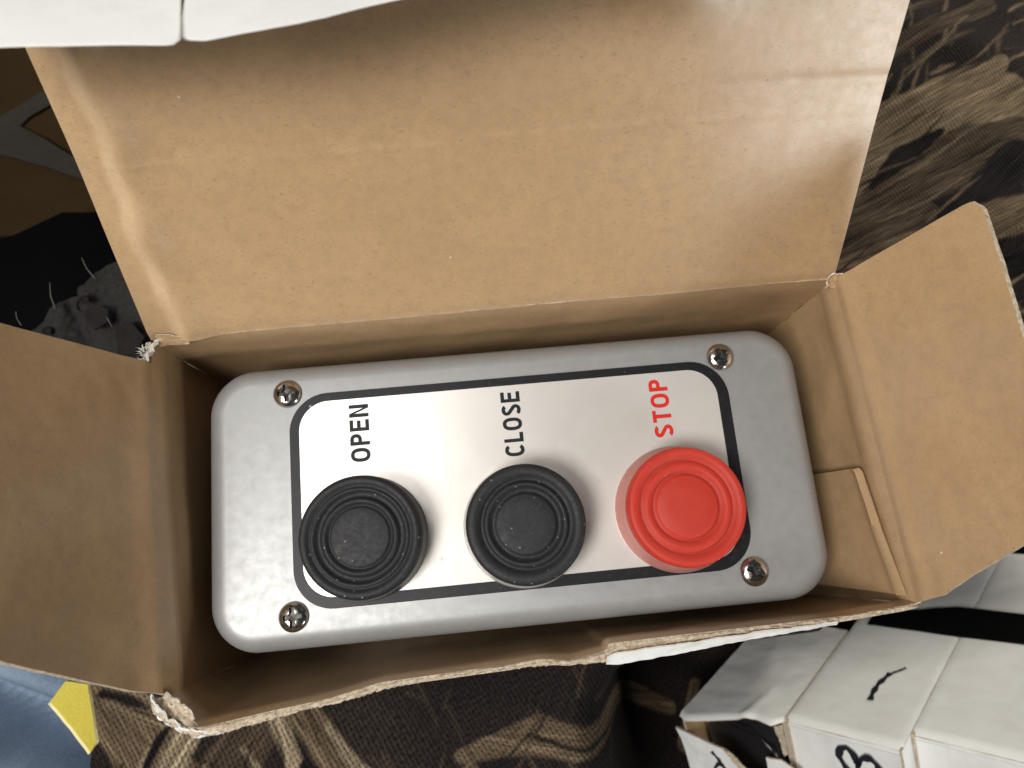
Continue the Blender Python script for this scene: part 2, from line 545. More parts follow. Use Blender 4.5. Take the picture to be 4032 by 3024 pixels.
# reed and leaf shapes of the fabric print: (points x,y ; half widths ; colour)
PRINT = [
    # behind the box, right
    ([(148, 138), (178, 150), (225, 166)], [5.5, 5.0, 4.0], TAN),
    ([(150, 134.5), (182, 146), (225, 160)], [1.6, 1.3, 1.0], TAN2),
    ([(147, 131), (165, 137), (190, 146)], [2.2, 1.4, 0.8], PALE),
    ([(147, 113), (165, 127), (190, 140), (226, 147)], [7, 11, 15, 15], TAN),
    ([(150, 98), (175, 112), (205, 124), (230, 128)], [8, 13, 15, 15], MID),
    ([(166, 119), (180, 131), (196, 139)], [1.2, 5.2, 2.0], DRK),
    ([(178, 96), (190, 104), (200, 110)], [3.0, 6.5, 3.0], DRK),
    ([(196, 100), (212, 112), (226, 124)], [3.0, 8.5, 7.5], DRK),
    ([(140, 124), (145, 132), (149, 140)], [1.2, 2.4, 1.2], TAN),
    ([(136, 108), (141, 117), (144, 128)], [0.9, 1.2, 0.6], TAN2),
    ([(144, 96), (147, 106), (150, 116)], [0.8, 1.0, 0.5], TAN2),
    ([(118, 78), (150, 92), (185, 105)], [5, 6, 5], MID),
    ([(116, 70), (150, 82), (200, 95), (230, 100)], [5.5, 6.5, 7.5, 9.0], TAN2),
    ([(114, 62), (135, 69), (160, 75)], [2.2, 2.6, 1.5], TAN),
    ([(150, 66), (190, 72), (230, 80)], [5.0, 5.0, 5.0], DRK),
    ([(170, 50), (200, 57), (240, 60)], [1.4, 1.6, 1.4], TAN2),
    ([(150, 165), (190, 182), (230, 198)], [4, 5, 4], MID),
    ([(130, 150), (160, 168), (190, 196)], [1.2, 2.2, 1.5], (0.10, 0.05, 0.03)),
    # in front of the box, middle
    ([(-22, -76), (2, -72), (22, -78), (46, -84), (70, -96)], [2.0, 6.0, 5.0, 4.6, 3.5], TAN2),
    ([(-2, -71.5), (22, -80), (52, -91)], [0.7, 0.8, 0.6], DRK),
    ([(-42, -98), (-30, -86), (-14, -74)], [0.8, 1.2, 0.8], TAN2),
    ([(-21, -75), (-15, -86), (-12, -98)], [0.7, 0.9, 0.6], TAN2),
    ([(-2, -78), (3, -86), (4, -96)], [0.5, 0.8, 0.6], MID),
    ([(10, -80), (15, -88), (17, -96)], [0.5, 0.8, 0.6], MID),
    ([(22, -66), (36, -67), (35, -72), (28, -69), (22, -66)], [0.7, 0.8, 0.7, 0.6, 0.5], MID),
    ([(-57, -72), (-54, -82), (-48, -92)], [0.8, 1.0, 0.8], MID),
    ([(-46, -73), (-42, -82), (-38, -92)], [0.8, 0.9, 0.8], MID),
    # in front of the box, left corner; box's shadow edge painted into the print
    ([(-134, -44), (-124, -56), (-112, -72), (-104, -86)], [6, 9, 11, 12], TAN2),
    ([(-126, -48), (-112, -56), (-100, -60)], [3.0, 5.0, 3.0], TAN),
    ([(-118, -88), (-108, -70), (-100, -56), (-96, -48)], [5.2, 4.4, 3.2, 2.2], PALE),
    ([(-124, -86), (-119, -72), (-112, -62), (-108, -58)], [1.6, 1.9, 1.5, 0.4], DRK),
    ([(-130, -84), (-127, -74), (-124, -68)], [1.2, 1.8, 0.4], DRK),
    ([(-130, -47), (-122, -50), (-116, -53)], [1.4, 1.8, 0.6], DRK),
    ([(-127, -88), (-122, -76), (-116, -64)], [0.7, 0.8, 0.5], PALE),
    ([(-104, -90), (-94, -76), (-84, -62)], [7, 9, 7], MID),
    ([(-94, -72), (-90, -78), (-88, -86)], [0.5, 0.6, 0.4], PALE),
    ([(-88, -66), (-83, -72), (-80, -80)], [0.5, 0.7, 0.4], PALE),
    ([(-98, -70), (-95, -78), (-95, -88)], [0.4, 0.5, 0.3], PALE),
    ([(-78, -60), (-72, -72), (-66, -92)], [2.6, 2.4, 2.2], PALE),
    ([(-72, -56), (-64, -66), (-52, -84)], [5, 5, 5], TAN2),
    ([(-68, -74), (-60, -82), (-56, -92)], [2.0, 4.5, 4.0], DRK),
    ([(-62, -64), (-54, -74), (-44, -86)], [1.2, 1.6, 1.6], PALE),
]


def seg_dist(X, Y, pts, wid):
    best = np.full(X.shape, 1e9)
    for (a, b, wa, wb) in zip(pts[:-1], pts[1:], wid[:-1], wid[1:]):
        ax, ay = a
        dx, dy = b[0] - ax, b[1] - ay
        t = np.clip(((X - ax) * dx + (Y - ay) * dy) / (dx * dx + dy * dy), 0, 1)
        d = np.hypot(X - ax - t * dx, Y - ay - t * dy) - (wa + t * (wb - wa))
        best = np.minimum(best, d)
    return best


def wob(X, Y, f, ph):
    return (np.sin(X * f + 1.7 * np.sin(Y * f * 0.8 + ph)) + np.sin(Y * f * 1.3 + 1.3 * np.sin(X * f * 0.7 + 2 * ph))) * 0.5


def build_seat():
    x0, x1, y0, y1, st = -150, 270, -130, 230, 0.75
    nx, ny = int((x1 - x0) / st), int((y1 - y0) / st)
    xs = np.linspace(x0, x1, nx + 1)
    ys = np.linspace(y0, y1, ny + 1)
    X, Y = np.meshgrid(xs, ys, indexing='ij')
    # the cover's left edge is not straight
    edge = np.where(Y < 0, -133 + 0.02 * Y + 0.6 * np.sin(Y * 0.3), -122 + 0.02 * Y + 1.2 * np.sin(Y * 0.22))
    X2 = np.maximum(X, edge)
    Z = seat_height(X2, Y)
    Z = Z - np.where(X < edge, np.minimum(edge - X, 30) * 2.5, 0)
    col = np.zeros(X.shape + (3,))
    n1 = wob(X2, Y, 0.05, 1.0) * 0.5 + 0.5
    n2 = wob(X2, Y, 0.13, 2.2) * 0.5 + 0.5
    col[:] = np.array((0.014, 0.011, 0.011)) + n1[..., None] * n2[..., None] * np.array((0.020, 0.015, 0.011))
    grain = np.stack([X2 * 0.5 + Y * 0.3, Y * 0.5 - X2 * 0.3, 0 * X2], -1)
    rnd = random.Random(11)
    extra = []
    for k in range(150):
        x_, y_ = rnd.uniform(105, 240), rnd.uniform(40, 215)
        a_ = math.radians(rnd.choice((20, 25, 32, 60, 75)) + rnd.uniform(-8, 8))
        l_ = rnd.uniform(10, 42)
        w_ = rnd.choice((0.35, 0.5, 0.8, 1.4))
        bend = rnd.uniform(-.12, .12) * l_
        extra.append(([(x_, y_), (x_ + .5 * l_ * math.cos(a_) - bend * math.sin(a_), y_ + .5 * l_ * math.sin(a_) + bend * math.cos(a_)), (x_ + l_ * math.cos(a_), y_ + l_ * math.sin(a_))],
                      [w_ * .5, w_, w_ * .3], rnd.choice((TAN2, MID, MID, DRK, TAN2))))
    for k in range(40):
        x_, y_ = rnd.uniform(112, 225), rnd.uniform(45, 190)
        a_ = math.radians(rnd.choice((18, 24, 30, 36)) + rnd.uniform(-5, 5))
        l_ = rnd.uniform(18, 55)
        extra.append(([(x_, y_), (x_ + .5 * l_ * math.cos(a_), y_ + .5 * l_ * math.sin(a_) + rnd.uniform(-1.5, 1.5)), (x_ + l_ * math.cos(a_), y_ + l_ * math.sin(a_))],
                      [0.15, rnd.uniform(.3, .8), 0.15], rnd.choice((TAN2, TAN, DRK, DRK, DRK))))
    for k in range(60):
        x_, y_ = rnd.uniform(-110, 45), rnd.uniform(-110, -50)
        a_ = math.radians(rnd.choice((-30, -65, 50, 70, 115)) + rnd.uniform(-8, 8))
        l_ = rnd.uniform(6, 24)
        w_ = rnd.choice((0.25, 0.35, 0.5))
        extra.append(([(x_, y_), (x_ + l_ * math.cos(a_), y_ + l_ * math.sin(a_))], [w_, w_ * .4], rnd.choice((MID, (0.045, 0.034, 0.026), DRK))))
    for k in range(110):
        x_, y_ = rnd.uniform(-145, 265), rnd.uniform(-130, 225)
        if (105 < x_ < 240 and y_ > 40) or (-140 < x_ < 75 and y_ < -46):
            continue
        a_ = math.radians(rnd.choice((20, 32, 65, 115, -40)) + rnd.uniform(-10, 10))
        l_, w_ = rnd.uniform(18, 55), rnd.choice((0.5, 0.9, 2.0, 4.5))
        extra.append(([(x_, y_), (x_ + l_ * math.cos(a_), y_ + l_ * math.sin(a_))], [w_, w_ * .5], rnd.choice((TAN2, MID, DRK))))
    col *= 0.9
    wx = X2 + 0.7 * wob(X2, Y, 0.16, 0.3) + 0.25 * wob(X2, Y, 0.7, 1.3)
    wy = Y + 0.7 * wob(X2, Y, 0.18, 1.9) + 0.25 * wob(X2, Y, 0.8, 0.2)
    for q_, (pts, wid, c) in enumerate(extra[:150] + PRINT + extra[150:]):
        d = seg_dist(wx, wy, pts, wid)
        m = np.clip(0.5 - d / 0.9, 0, 1)[..., None]
        dx, dy = pts[-1][0] - pts[0][0], pts[-1][1] - pts[0][1]
        L = math.hypot(dx, dy) or 1
        across = (-dy * X2 + dx * Y) / L
        along = (dx * X2 + dy * Y) / L
        streak = 0.85 + 0.22 * np.sin(across * 2.7 + 0.9 * np.sin(along * 0.12)) * np.sin(across * 0.9 + along * 0.05) + 0.25 * np.sin(across * 0.8 + 1.0) * np.sin(along * .06 + across * .2)
        hard = m[..., 0] > 0.5
        grain[hard] = np.stack([across, along * 0.07, 0 * across + q_ * 7.3], -1)[hard]
        col = col * (1 - m) + m * np.array(c) * 0.88 * streak[..., None]
    V = np.stack([X2, Y, Z], -1).reshape(-1, 3) * S
    me = bpy.data.meshes.new('seat_cover')
    k = np.arange((nx + 1) * (ny + 1)).reshape(nx + 1, ny + 1)
    F = np.stack([k[:-1, :-1], k[1:, :-1], k[1:, 1:], k[:-1, 1:]], -1).reshape(-1, 4)
    me.vertices.add(len(V))
    me.vertices.foreach_set('co', V.ravel())
    me.loops.add(F.size)
    me.loops.foreach_set('vertex_index', F.ravel())
    me.polygons.add(len(F))
    me.polygons.foreach_set('loop_start', np.arange(0, F.size, 4))
    me.polygons.foreach_set('use_smooth', np.ones(len(F), bool))
    me.update(calc_edges=True)
    ga = me.attributes.new('grain', 'FLOAT_VECTOR', 'POINT')
    ga.data.foreach_set('vector', grain.reshape(-1, 3).astype(np.float32).ravel())
    at = me.color_attributes.new('print', 'FLOAT_COLOR', 'POINT')
    at.data.foreach_set('color', np.concatenate([col.reshape(-1, 3), np.ones((len(V), 1))], 1).ravel())
    return link('seat_cover', me, CAMO)


seat = build_seat()
tag(seat, 'camouflage seat cover fabric with tan reeds and dark leaves under the open box', 'seat cover')

# dark floor far below the seat
fl = pymesh('floor', [(-900, -900, -420), (900, -900, -420), (900, 900, -420), (-900, 900, -420)], [(0, 1, 2, 3)], BLACKCLOTH)
fl['kind'] = 'structure'

# ================================================================== the open cardboard box
box = thing('cardboard_box', 'open white cardboard box with brown inside and torn front rim', 'box', (0, 0, -63.5))
ZB = -63.0
TL, TR, BR_, BL_ = (-83.9, 39.9, 10), (82.7, 41.4, 10), (87.0, -36.2, 10), (-78.6, -39.6, 10)
bTL, bTR, bBR, bBL = (-81.5, 39.5, ZB), (81.5, 40.0, ZB), (83.0, -37.5, ZB), (-79.0, -39.0, ZB)


def wrinkle(a, f=0.05, seed=0.0):
    return lambda s, t, p: a * min(1, (1 - t) / .15) * fbm(p[0] * f + seed, p[1] * f, p[2] * f) + 0.9 * math.exp(-((t - .945) / .03) ** 2) * min(1, (1 - t) / .03)


def line(a, b, n=2):
    return [tuple(np.array(a) + (np.array(b) - np.array(a)) * i / n) for i in range(n + 1)]


# back wall, inner face towards -y
sheet('back_wall', coons(line(bTL, bTR), line(TL, TR), line(bTL, TL), line(bTR, TR), 60, 30,
      lambda s, t, p: 0.5 * fbm(p[0] * .05, p[1] * .05, p[2] * .05) - 0.9 * max(0, (t - 0.93) / 0.07) ** 2 * 0.6), 1.3, BOARD, box)
# right wall (inner face towards -x)
sheet('side_wall', coons(line(bTR, bBR), line(TR, BR_), line(bTR, TR), line(bBR, BR_), 40, 30, wrinkle(0.5, 0.06, 5)), 1.3, BOARD, box)
# left wall
sheet('side_wall', coons(line(bBL, bTL), line(BL_, TL), line(bBL, BL_), line(bTL, TL), 40, 30, wrinkle(0.4, 0.06, 9)), 1.3, BOARD, box)
# front wall with its torn upper edge
FRONT_TOP = [(87.0, -36.2, 10), (84, -36.6, 10), (69.9, -37.5, 10), (57.5, -37.7, 10), (30, -38.0, 10), (16.6, -38.2, 10.2), (16.0, -39.8, 9.2), (7.9, -41.0, 9.5),
             (1.3, -40.0, 10.2), (-6.2, -40.6, 9.6), (-11.8, -40.7, 10), (-33.8, -41.4, 10.2), (-44.8, -43.6, 10), (-57.3, -44.9, 10),
             (-66, -46.0, 9.8), (-70.4, -46.6, 9.6), (-72.8, -46.6, 9.4), (-76, -43.0, 9.0), (-78.5, -39.6, 10)]
sheet('front_wall', coons(line(bBR, bBL, 12), FRONT_TOP, line(bBR, BR_), line(bBL, BL_), 150, 30, wrinkle(0.5, 0.05, 13)), 1.2, BOARD, box)
# bottom
sheet('bottom_panel', coons(line(bBL, bBR), line(bTL, bTR), line(bBL, bTL), line(bBR, bTR), 10, 6), 0.5, BOARD, box)

# torn layered rim of the front wall: outer line and inner line measured on the rim
OUT = [(88.6, -35.9), (86.3, -36.8), (73.3, -37.6), (65.8, -38.6), (48.8, -39.0), (29.7, -39.9), (17.9, -40.9), (15.9, -42.2), (3, -41.5), (-8.1, -41.4),
       (-19.2, -41.8), (-32.1, -42.8), (-44.8, -45.0), (-48.5, -45.2), (-56.9, -46.6), (-64.1, -47.8), (-68.3, -48.5), (-73.9, -48.4), (-78, -46.2), (-82.2, -43.2), (-82.9, -40.1)]


def torn_rim():
    ni = 420
    si = np.linspace(0, 1, ni + 1)
    inn = poly_at(FRONT_TOP, si)
    out = poly_at([(x, y, 9.6) for x, y in OUT], si)
    rows = 6
    V, F = [], []
    for i in range(ni + 1):
        jag = 0.35 * fbm(i * .23, 1.0, 0, 5) + 0.15 * random.uniform(-1, 1)
        for j in range(rows + 1):
            f = j / rows
            p = inn[i] * (1 - f) + (out[i] + np.array((0, -jag, 0))) * f
            z = 10.0 + 0.5 * math.sin(f * math.pi) + 0.55 * fbm(p[0] * .5, p[1] * 1.6, 3.0, 4)
            if j in (2, 3):                         # split between the layers of the board
                z -= max(0.0, 2.2 * fbm(i * .03 + 4, 7.0, 0, 3))
            if j == 0:
                z = inn[i][2] - 0.3
            V.append((p[0], p[1], z))
        V.append((out[i][0], out[i][1] + 0.1 - jag, 7.2))
    R1 = rows + 2
    for i in range(ni):
        for j in range(rows + 1):
            F.append((i * R1 + j, i * R1 + j + 1, (i + 1) * R1 + j + 1, (i + 1) * R1 + j))
    return pymesh('torn_edge', V, F, EDGE, box)


torn_rim()['label'] = 'ragged torn upper edge of the front wall'


def scrap(name, bot, top, n, m, mats, amp=0.5, f=0.5, thick=0.35, label=None, seed=0.0):
    g = coons(bot, top, [bot[0], top[0]], [bot[-1], top[-1]], n, m, lambda s, t, p: amp * fbm(p[0] * f + seed, p[1] * f, p[2] * f))
    o = sheet(name, g, thick, mats, box)
    if label:
        o['label'] = label
    return o


W3 = (WHITE, WHITE, TORN)
# white outer liner showing where the front wall bends outwards
scrap('torn_liner', [(15.5, -42.6, 9.6), (17.9, -42.9, 9.0), (30, -42.2, 8.7), (48.8, -40.5, 9.2), (68, -39.3, 9.7)],
      [(15.8, -41.0, 11.6), (18.0, -40.3, 11.6), (30, -39.9, 11.5), (48.8, -39.1, 11.2), (68, -38.7, 10.8)], 60, 5, W3, 0.25, 0.4, label='white outer liner bent out along the torn front rim')
# crushed front left corner
scrap('torn_liner', [(-83.3, -39.2, 8.5), (-82.7, -43.4, 8.4), (-78.5, -46.8, 8.2), (-74, -49.0, 8.0), (-68, -49.0, 8.4)],
      [(-81.6, -39.8, 12.2), (-80.8, -42.0, 12.0), (-77.2, -44.9, 11.4), (-73.3, -47.5, 10.8), (-68, -47.9, 10.4)], 40, 8, W3, 0.7, 0.45, label='white torn liner curled round the crushed corner', seed=3)
T3 = (EDGE, EDGE, TORN)
scrap('torn_scrap', [(-79.8, -40.6, 9.5), (-78, -43.0, 9.0), (-75, -45.5, 9.2)], [(-78.6, -38.8, 13.0), (-76.4, -40.8, 12.6), (-73.0, -44.5, 11.0)], 16, 10, T3, 1.2, 0.5, seed=8)
# torn fluff where lid, wall and left flap meet
scrap('torn_scrap', [(-85.6, 34.6, 9.0), (-84.6, 36.5, 9.0), (-83.2, 39.0, 9.5)], [(-83.6, 35.0, 12.3), (-82.4, 37.6, 12.0), (-81.2, 40.2, 11.2)], 24, 14, (TORN, TORN, TORN), 1.0, 0.8, seed=30, label='pale torn paper fibres at the back left corner')
scrap('torn_scrap', [(-82.6, 38.4, 9.6), (-79.5, 38.9, 9.2), (-75, 38.7, 9.4)], [(-82.0, 40.8, 12.0), (-79, 40.7, 11.8), (-75.5, 39.9, 11.0)], 24, 10, (KRAFT, EDGE, TORN), 0.3, 0.6, 0.2, seed=41)
# the same at the back right corner
scrap('torn_scrap', [(80.6, 39.4, 9.6), (82.4, 39.6, 9.6), (84.6, 40.2, 9.6)], [(80.4, 41.4, 11.6), (82.4, 42.4, 12.0), (85.4, 42.0, 11.6)], 18, 12, (KRAFT, TORN, TORN), 0.7, 0.8, seed=52)
# paper fibres
random.seed(5)
fibre_v, fibre_f = [], []
for k in range(46):
    bx, by, bz = -84.4 + random.uniform(-1.0, 1.0), 36.6 + random.uniform(-1.6, 1.6), 11.5
    d = Vector((random.uniform(-1.3, 0.2), random.uniform(-.2, .9), random.uniform(-.2, .5))).normalized() * random.uniform(.8, 1.9)
    q = Vector((-d.y, d.x, 0)).normalized() * 0.07
    i0 = len(fibre_v)
    for f in (0, .5, 1):
        c = Vector((bx, by, bz)) + d * f + Vector((0, 0, -.5 * f * f))
        fibre_v += [tuple(c - q * (1.1 - f)), tuple(c + q * (1.1 - f))]
    fibre_f += [(i0, i0 + 1, i0 + 3, i0 + 2), (i0 + 2, i0 + 3, i0 + 5, i0 + 4)]
fo = pymesh('torn_fibres', fibre_v, fibre_f, TORN, box)
fo['kind'] = 'stuff'

# lid: rises backwards from the back wall, a long ridge down its left side and a faint cross crease
E = np.array((0, 0.6345, 0.773))
LEN = 82.0


def lid_disp(s, t, p):
    x = -83.9 + s * 167
    a = t * LEN
    xr = -76.4 + 0.55 * math.sin(a * 0.16 + 0.4) + 0.35 * math.sin(a * 0.41) + 0.9 * (abs(a - 32) / 40) - 0.4
    u = x - xr
    h = 0.0
    if -2.2 < u < 1.6:                             # the light facet
        h += 2.2 * (u + 2.2) / 3.8
    elif u >= 1.6:
        h += 2.2 * math.exp(-((u - 1.6) / 5.0) ** 2)
    h *= 0.9 + 0.25 * math.sin(a * .3)
    cr = 42.5 + 0.6 * math.sin(x * .05)
    h += 0.10 * math.exp(-((a - cr) / 1.0) ** 2)                    # cross crease
    h += 0.055 * max(0.0, a - cr)                                    # upper half leans forward a little
    h -= 0.20 * math.exp(-((a - cr - 6.5) / 1.4) ** 2) * max(0.0, (x - 30) / 50)
    h += 0.45 * fbm(x * .02, a * .02, 2.0, 2) + 0.03 * fbm(x * .16, a * .16, 5.0)
    h -= 0.6 * max(0.0, 1 - a / 2.5)                                 # rounded hinge
    h += 2.4 * math.exp(-(((x - 32) / 14) ** 2 + ((a - 74) / 12) ** 2)) * (0.5 + 0.5 * math.sin((x * .5 + a) * .16))
    return h


lt = np.array(TL) + E * LEN
rt = np.array(TR) + E * LEN
lg = coons(line(TL, TR, 6), line(lt, rt, 6), line(TL, lt, 6), line(TR, rt, 6), 210, 90, lid_disp)
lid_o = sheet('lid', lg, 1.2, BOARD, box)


def lid_wear_lit(s, t):
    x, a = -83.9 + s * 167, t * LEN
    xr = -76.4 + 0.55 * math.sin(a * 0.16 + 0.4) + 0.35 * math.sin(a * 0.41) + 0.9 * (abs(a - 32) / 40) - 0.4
    band = math.exp(-((x - xr + 0.6) / 1.9) ** 4)  # lighter band painted in for the ridge's lit facet; rest is crease wear
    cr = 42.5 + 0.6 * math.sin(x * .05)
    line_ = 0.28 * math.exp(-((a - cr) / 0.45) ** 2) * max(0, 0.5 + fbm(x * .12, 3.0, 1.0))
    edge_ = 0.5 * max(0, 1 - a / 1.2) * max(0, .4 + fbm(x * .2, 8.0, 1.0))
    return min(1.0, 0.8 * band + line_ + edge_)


wa = lid_o.data.attributes.new('wear_lit', 'FLOAT', 'POINT')
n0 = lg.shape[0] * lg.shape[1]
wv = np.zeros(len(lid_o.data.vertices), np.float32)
wv[:n0] = [lid_wear_lit(i / (lg.shape[0] - 1), j / (lg.shape[1] - 1)) for i in range(lg.shape[0]) for j in range(lg.shape[1])]
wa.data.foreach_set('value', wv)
# tuck flap folded forward from the lid's end, slit near its left end
tl2, tr2 = lg[0, -1], lg[-1, -1]
seam = lambda f: tl2 + (tr2 - tl2) * f


def tuck(bot, top, n, m, seed):
    g = coons(bot, top, [bot[0], top[0]], [bot[-1], top[-1]], n, m, lambda s, t, p: 0.35 * fbm(p[0] * .04 + seed, p[1] * .04, p[2] * .04) + 0.8 * max(0, t - .8))
    return sheet('tuck_flap', g, 0.4, (WHITE, KRAFT, WHITE), box)


tuck([(-92, 57.8, 92.0), (-68, 57.6, 91.0), (-55, 57.2, 90.6), (-45.6, 56.6, 90.5), (-44.6, 57.6, 90.4)],
     [tuple(seam(0.0)), tuple(seam(0.10)), tuple(seam(0.2))], 40, 14, 2.0)
tuck([(-45.2, 58.6, 89.2), (-42, 57.8, 89.5), (-28, 59.8, 89.6), (-11, 63.0, 89.6), (10, 66.4, 89.5), (50, 72.0, 89.0), (78, 77, 87), (82, 84, 82)],
     [tuple(seam(0.215)), tuple(seam(0.5)), tuple(seam(1.0))], 70, 14, 6.0)


# side flaps
def hinge_bump(seed):
    return lambda s, t, p: min(1, t / .03) * (0.45 * min(1, t / .15) * fbm(p[0] * .05 + seed, p[1] * .05, p[2] * .05) + 0.4 * math.exp(-((t - 0.06) / 0.05) ** 2) - 0.1 * math.exp(-((t - 0.17) / 0.04) ** 2))


RF_bot = line(TR, BR_, 4)
RF_top = [(94.4, 43.2, 46.6), (95.4, 41.2, 48.0), (96, 29.5, 48.6), (96.4, 13.6, 49), (97.5, -8, 48.5), (97.6, -16, 48), (97.0, -19.5, 46)]
RF_l = [TR, (86.2, 42.2, 21), (90.4, 42.8, 34), (93.8, 43.3, 45.2), (94.4, 43.2, 46.6)]
RF_r = [BR_, (88.8, -34.6, 17), (91.4, -30.2, 25), (95.0, -24.4, 37.5), (97.0, -19.5, 46)]
sheet('side_flap', coons(RF_bot, RF_top, RF_l, RF_r, 90, 50, hinge_bump(3)), 1.3, BOARD, box)
LF_bot = line(BL_, (-83.55, 34.6, 10), 4)
LF_top = [(-93.5, -22.5, 56), (-95, -18, 58), (-98, 10, 58), (-99.5, 31, 58), (-99.5, 34.5, 57)]
LF_l = [BL_, (-82.5, -36.6, 20), (-86, -33.2, 29), (-91, -26.5, 47.5), (-93.5, -22.5, 56)]
LF_r = [(-83.55, 34.6, 10), (-87, 34.4, 20), (-92, 34.3, 36), (-96, 34.2, 47.5), (-99.5, 34.5, 57)]
sheet('side_flap', coons(LF_bot, LF_top, LF_l, LF_r, 80, 50, hinge_bump(8)), 1.3, BOARD, box)
# locking tab glued on the inside of the right wall
g = coons([(81.2, -3.5, -30), (80.9, -17, -30), (80.6, -33.0, -30)], [(83.2, -4.6, 3.2), (83.4, -5.2, 4.0), (84.2, -20, 6.4), (85.6, -34.6, 8.8)],
          [(81.2, -3.5, -30), (83.2, -4.6, 3.2)], [(80.6, -33.0, -30), (85.6, -34.6, 8.8)], 40, 20, wrinkle(0.2, .1, 77))
sheet('locking_tab', g, 0.45, (KRAFT, KRAFT, KRAFT), box)['label'] = 'tab folded down inside the right wall'

# ================================================================== the control station
st = thing('control_station', 'grey push button station with three round buttons lying in the open box', 'control box', (0, 0, -62))


def layers(spec, r0):
    return [[(x, y, z) for x, y in rrect(75 - i, 34.3 - i, max(r0 - i, 2), 14)] for i, z in spec]


fil = [(5.0 - 5.0 * math.cos(math.radians(a)), -5.2 + 5.2 * math.sin(math.radians(a))) for a in range(0, 91, 10)]
loft('cover', layers([(0.6, -19), (0.0, -18.4)] + fil, 11.5), ENC, st)
loft('housing', layers([(4.5, -61.5), (2.2, -59), (1.2, -20.0), (1.2, -19.2)], 11.5), ENC, st)
# face plate with black printed border
PW, PH, PR = 54.9, 25.9, 9.5
pl = loft('face_plate', [[(x, y, z) for x, y in rrect(PW, PH, PR, 14, 0.5, 0.2)] for z in (0.0, 0.25)], PLATE, st)
o_, i_ = rrect(PW - 0.02, PH - 0.02, PR, 14, 0.5, 0.2), rrect(PW - 2.6, PH - 2.4, PR - 2.2, 14, 0.25, 0.5)
n = len(o_)
V = [(x, y, .25) for x, y in o_] + [(x, y, .31) for x, y in o_] + [(x, y, .31) for x, y in i_] + [(x, y, .25) for x, y in i_]
F = []
for a in range(3):
    F += [(a * n + i, a * n + (i + 1) % n, (a + 1) * n + (i + 1) % n, (a + 1) * n + i) for i in range(n)]
bd = pymesh('printed_border', V, F, BORDER, pl, None, False)


ST = 0.192                                    # stroke weight of the printed capitals


def ribbon2d(pts, closed=False):
    """flat band of width ST round a centre line; returns vertices and quads"""
    P = np.array(pts, float)
    n_ = len(P)
    V, F = [], []
    for i in range(n_):
        a = P[(i - 1) % n_] if (closed or i) else P[i]
        b = P[(i + 1) % n_] if (closed or i < n_ - 1) else P[i]
        d = (b - a) / np.linalg.norm(b - a)
        q = np.array((-d[1], d[0])) * ST / 2
        V += [tuple(P[i] + q), tuple(P[i] - q)]
    for i in range(n_ if closed else n_ - 1):
        k = (i + 1) % n_
        F.append((2 * i, 2 * i + 1, 2 * k + 1, 2 * k))
    return V, F


def oval(w, a0, a1, n_, cx=None, cy=0.5, h=1.0, p=2.5):
    out = []
    for i in range(n_ + 1):
        a = math.radians(a0 + (a1 - a0) * i / n_)
        c_, s_ = math.cos(a), math.sin(a)
        rx, ry = (w - ST) / 2, (h - ST) / 2
        out.append(((cx if cx is not None else w / 2) + rx * math.copysign(abs(c_) ** (2 / p), c_), cy + ry * math.copysign(abs(s_) ** (2 / p), s_)))
    return out


def poly2d(pts):
    return list(pts), [tuple(range(len(pts)))]


def join2d(*parts):
    V, F = [], []
    for v, f in parts:
        F += [tuple(k + len(V) for k in q) for q in f]
        V += v
    return V, F


def glyph(ch):
    t_ = ST
    if ch == 'O':
        return 0.72, ribbon2d(oval(0.72, 0, 360, 40)[:-1], True)
    if ch == 'C':
        return 0.66, ribbon2d(oval(0.70, 42, 318, 34))
    if ch == 'E':
        w = 0.60
        return w, poly2d([(0, 0), (w, 0), (w, t_), (t_, t_), (t_, .43), (w * .93, .43), (w * .93, .43 + t_), (t_, .43 + t_), (t_, 1 - t_), (w, 1 - t_), (w, 1), (0, 1)])
    if ch == 'L':
        w = 0.54
        return w, poly2d([(0, 0), (w, 0), (w, t_), (t_, t_), (t_, 1), (0, 1)])
    if ch == 'T':
        w = 0.60
        return w, poly2d([((w - t_) / 2, 0), ((w + t_) / 2, 0), ((w + t_) / 2, 1 - t_), (w, 1 - t_), (w, 1), (0, 1), (0, 1 - t_), ((w - t_) / 2, 1 - t_)])
    if ch == 'N':
        w = 0.66
        return w, poly2d([(0, 0), (t_, 0), (t_, .72), (w - t_, 0), (w, 0), (w, 1), (w - t_, 1), (w - t_, .28), (t_, 1), (0, 1)])
    if ch == 'P':
        w, hb = 0.60, 0.60
        cy = 1 - hb / 2
        bowl = [(t_, 1 - t_ / 2)] + oval(0.56, 90, -90, 16, w - 0.28, cy, hb, 2.3) + [(t_, 1 - hb + t_ / 2)]
        return w, join2d(poly2d([(0, 0), (t_, 0), (t_, 1), (0, 1)]), ribbon2d(bowl))
    w = 0.62                                                   # S
    top = oval(w, 25, 250, 16, w / 2, 0.735, 0.53, 2.2)
    low = oval(w, 70, -155, 16, w / 2, 0.265, 0.53, 2.2)
    return w, ribbon2d(top[:-1] + [(w * .5, 0.5)] + low[1:])


def lettering(text, cx, y0, length, cap, mat_, label):
    V, F, x = [], [], 0.0
    for ch in text:
        w, (v, f) = glyph(ch)
        F += [tuple(k + len(V) for k in q) for q in f]
        V += [(x + a, b) for a, b in v]
        x += w + 0.135
    x -= 0.135
    pts = [(cx + cap / 2 - b * cap, y0 + a / x * length, 0.305) for a, b in V]
    o = pymesh('lettering', pts, F, mat_, pl, None, False)
    o['label'] = label
    return o


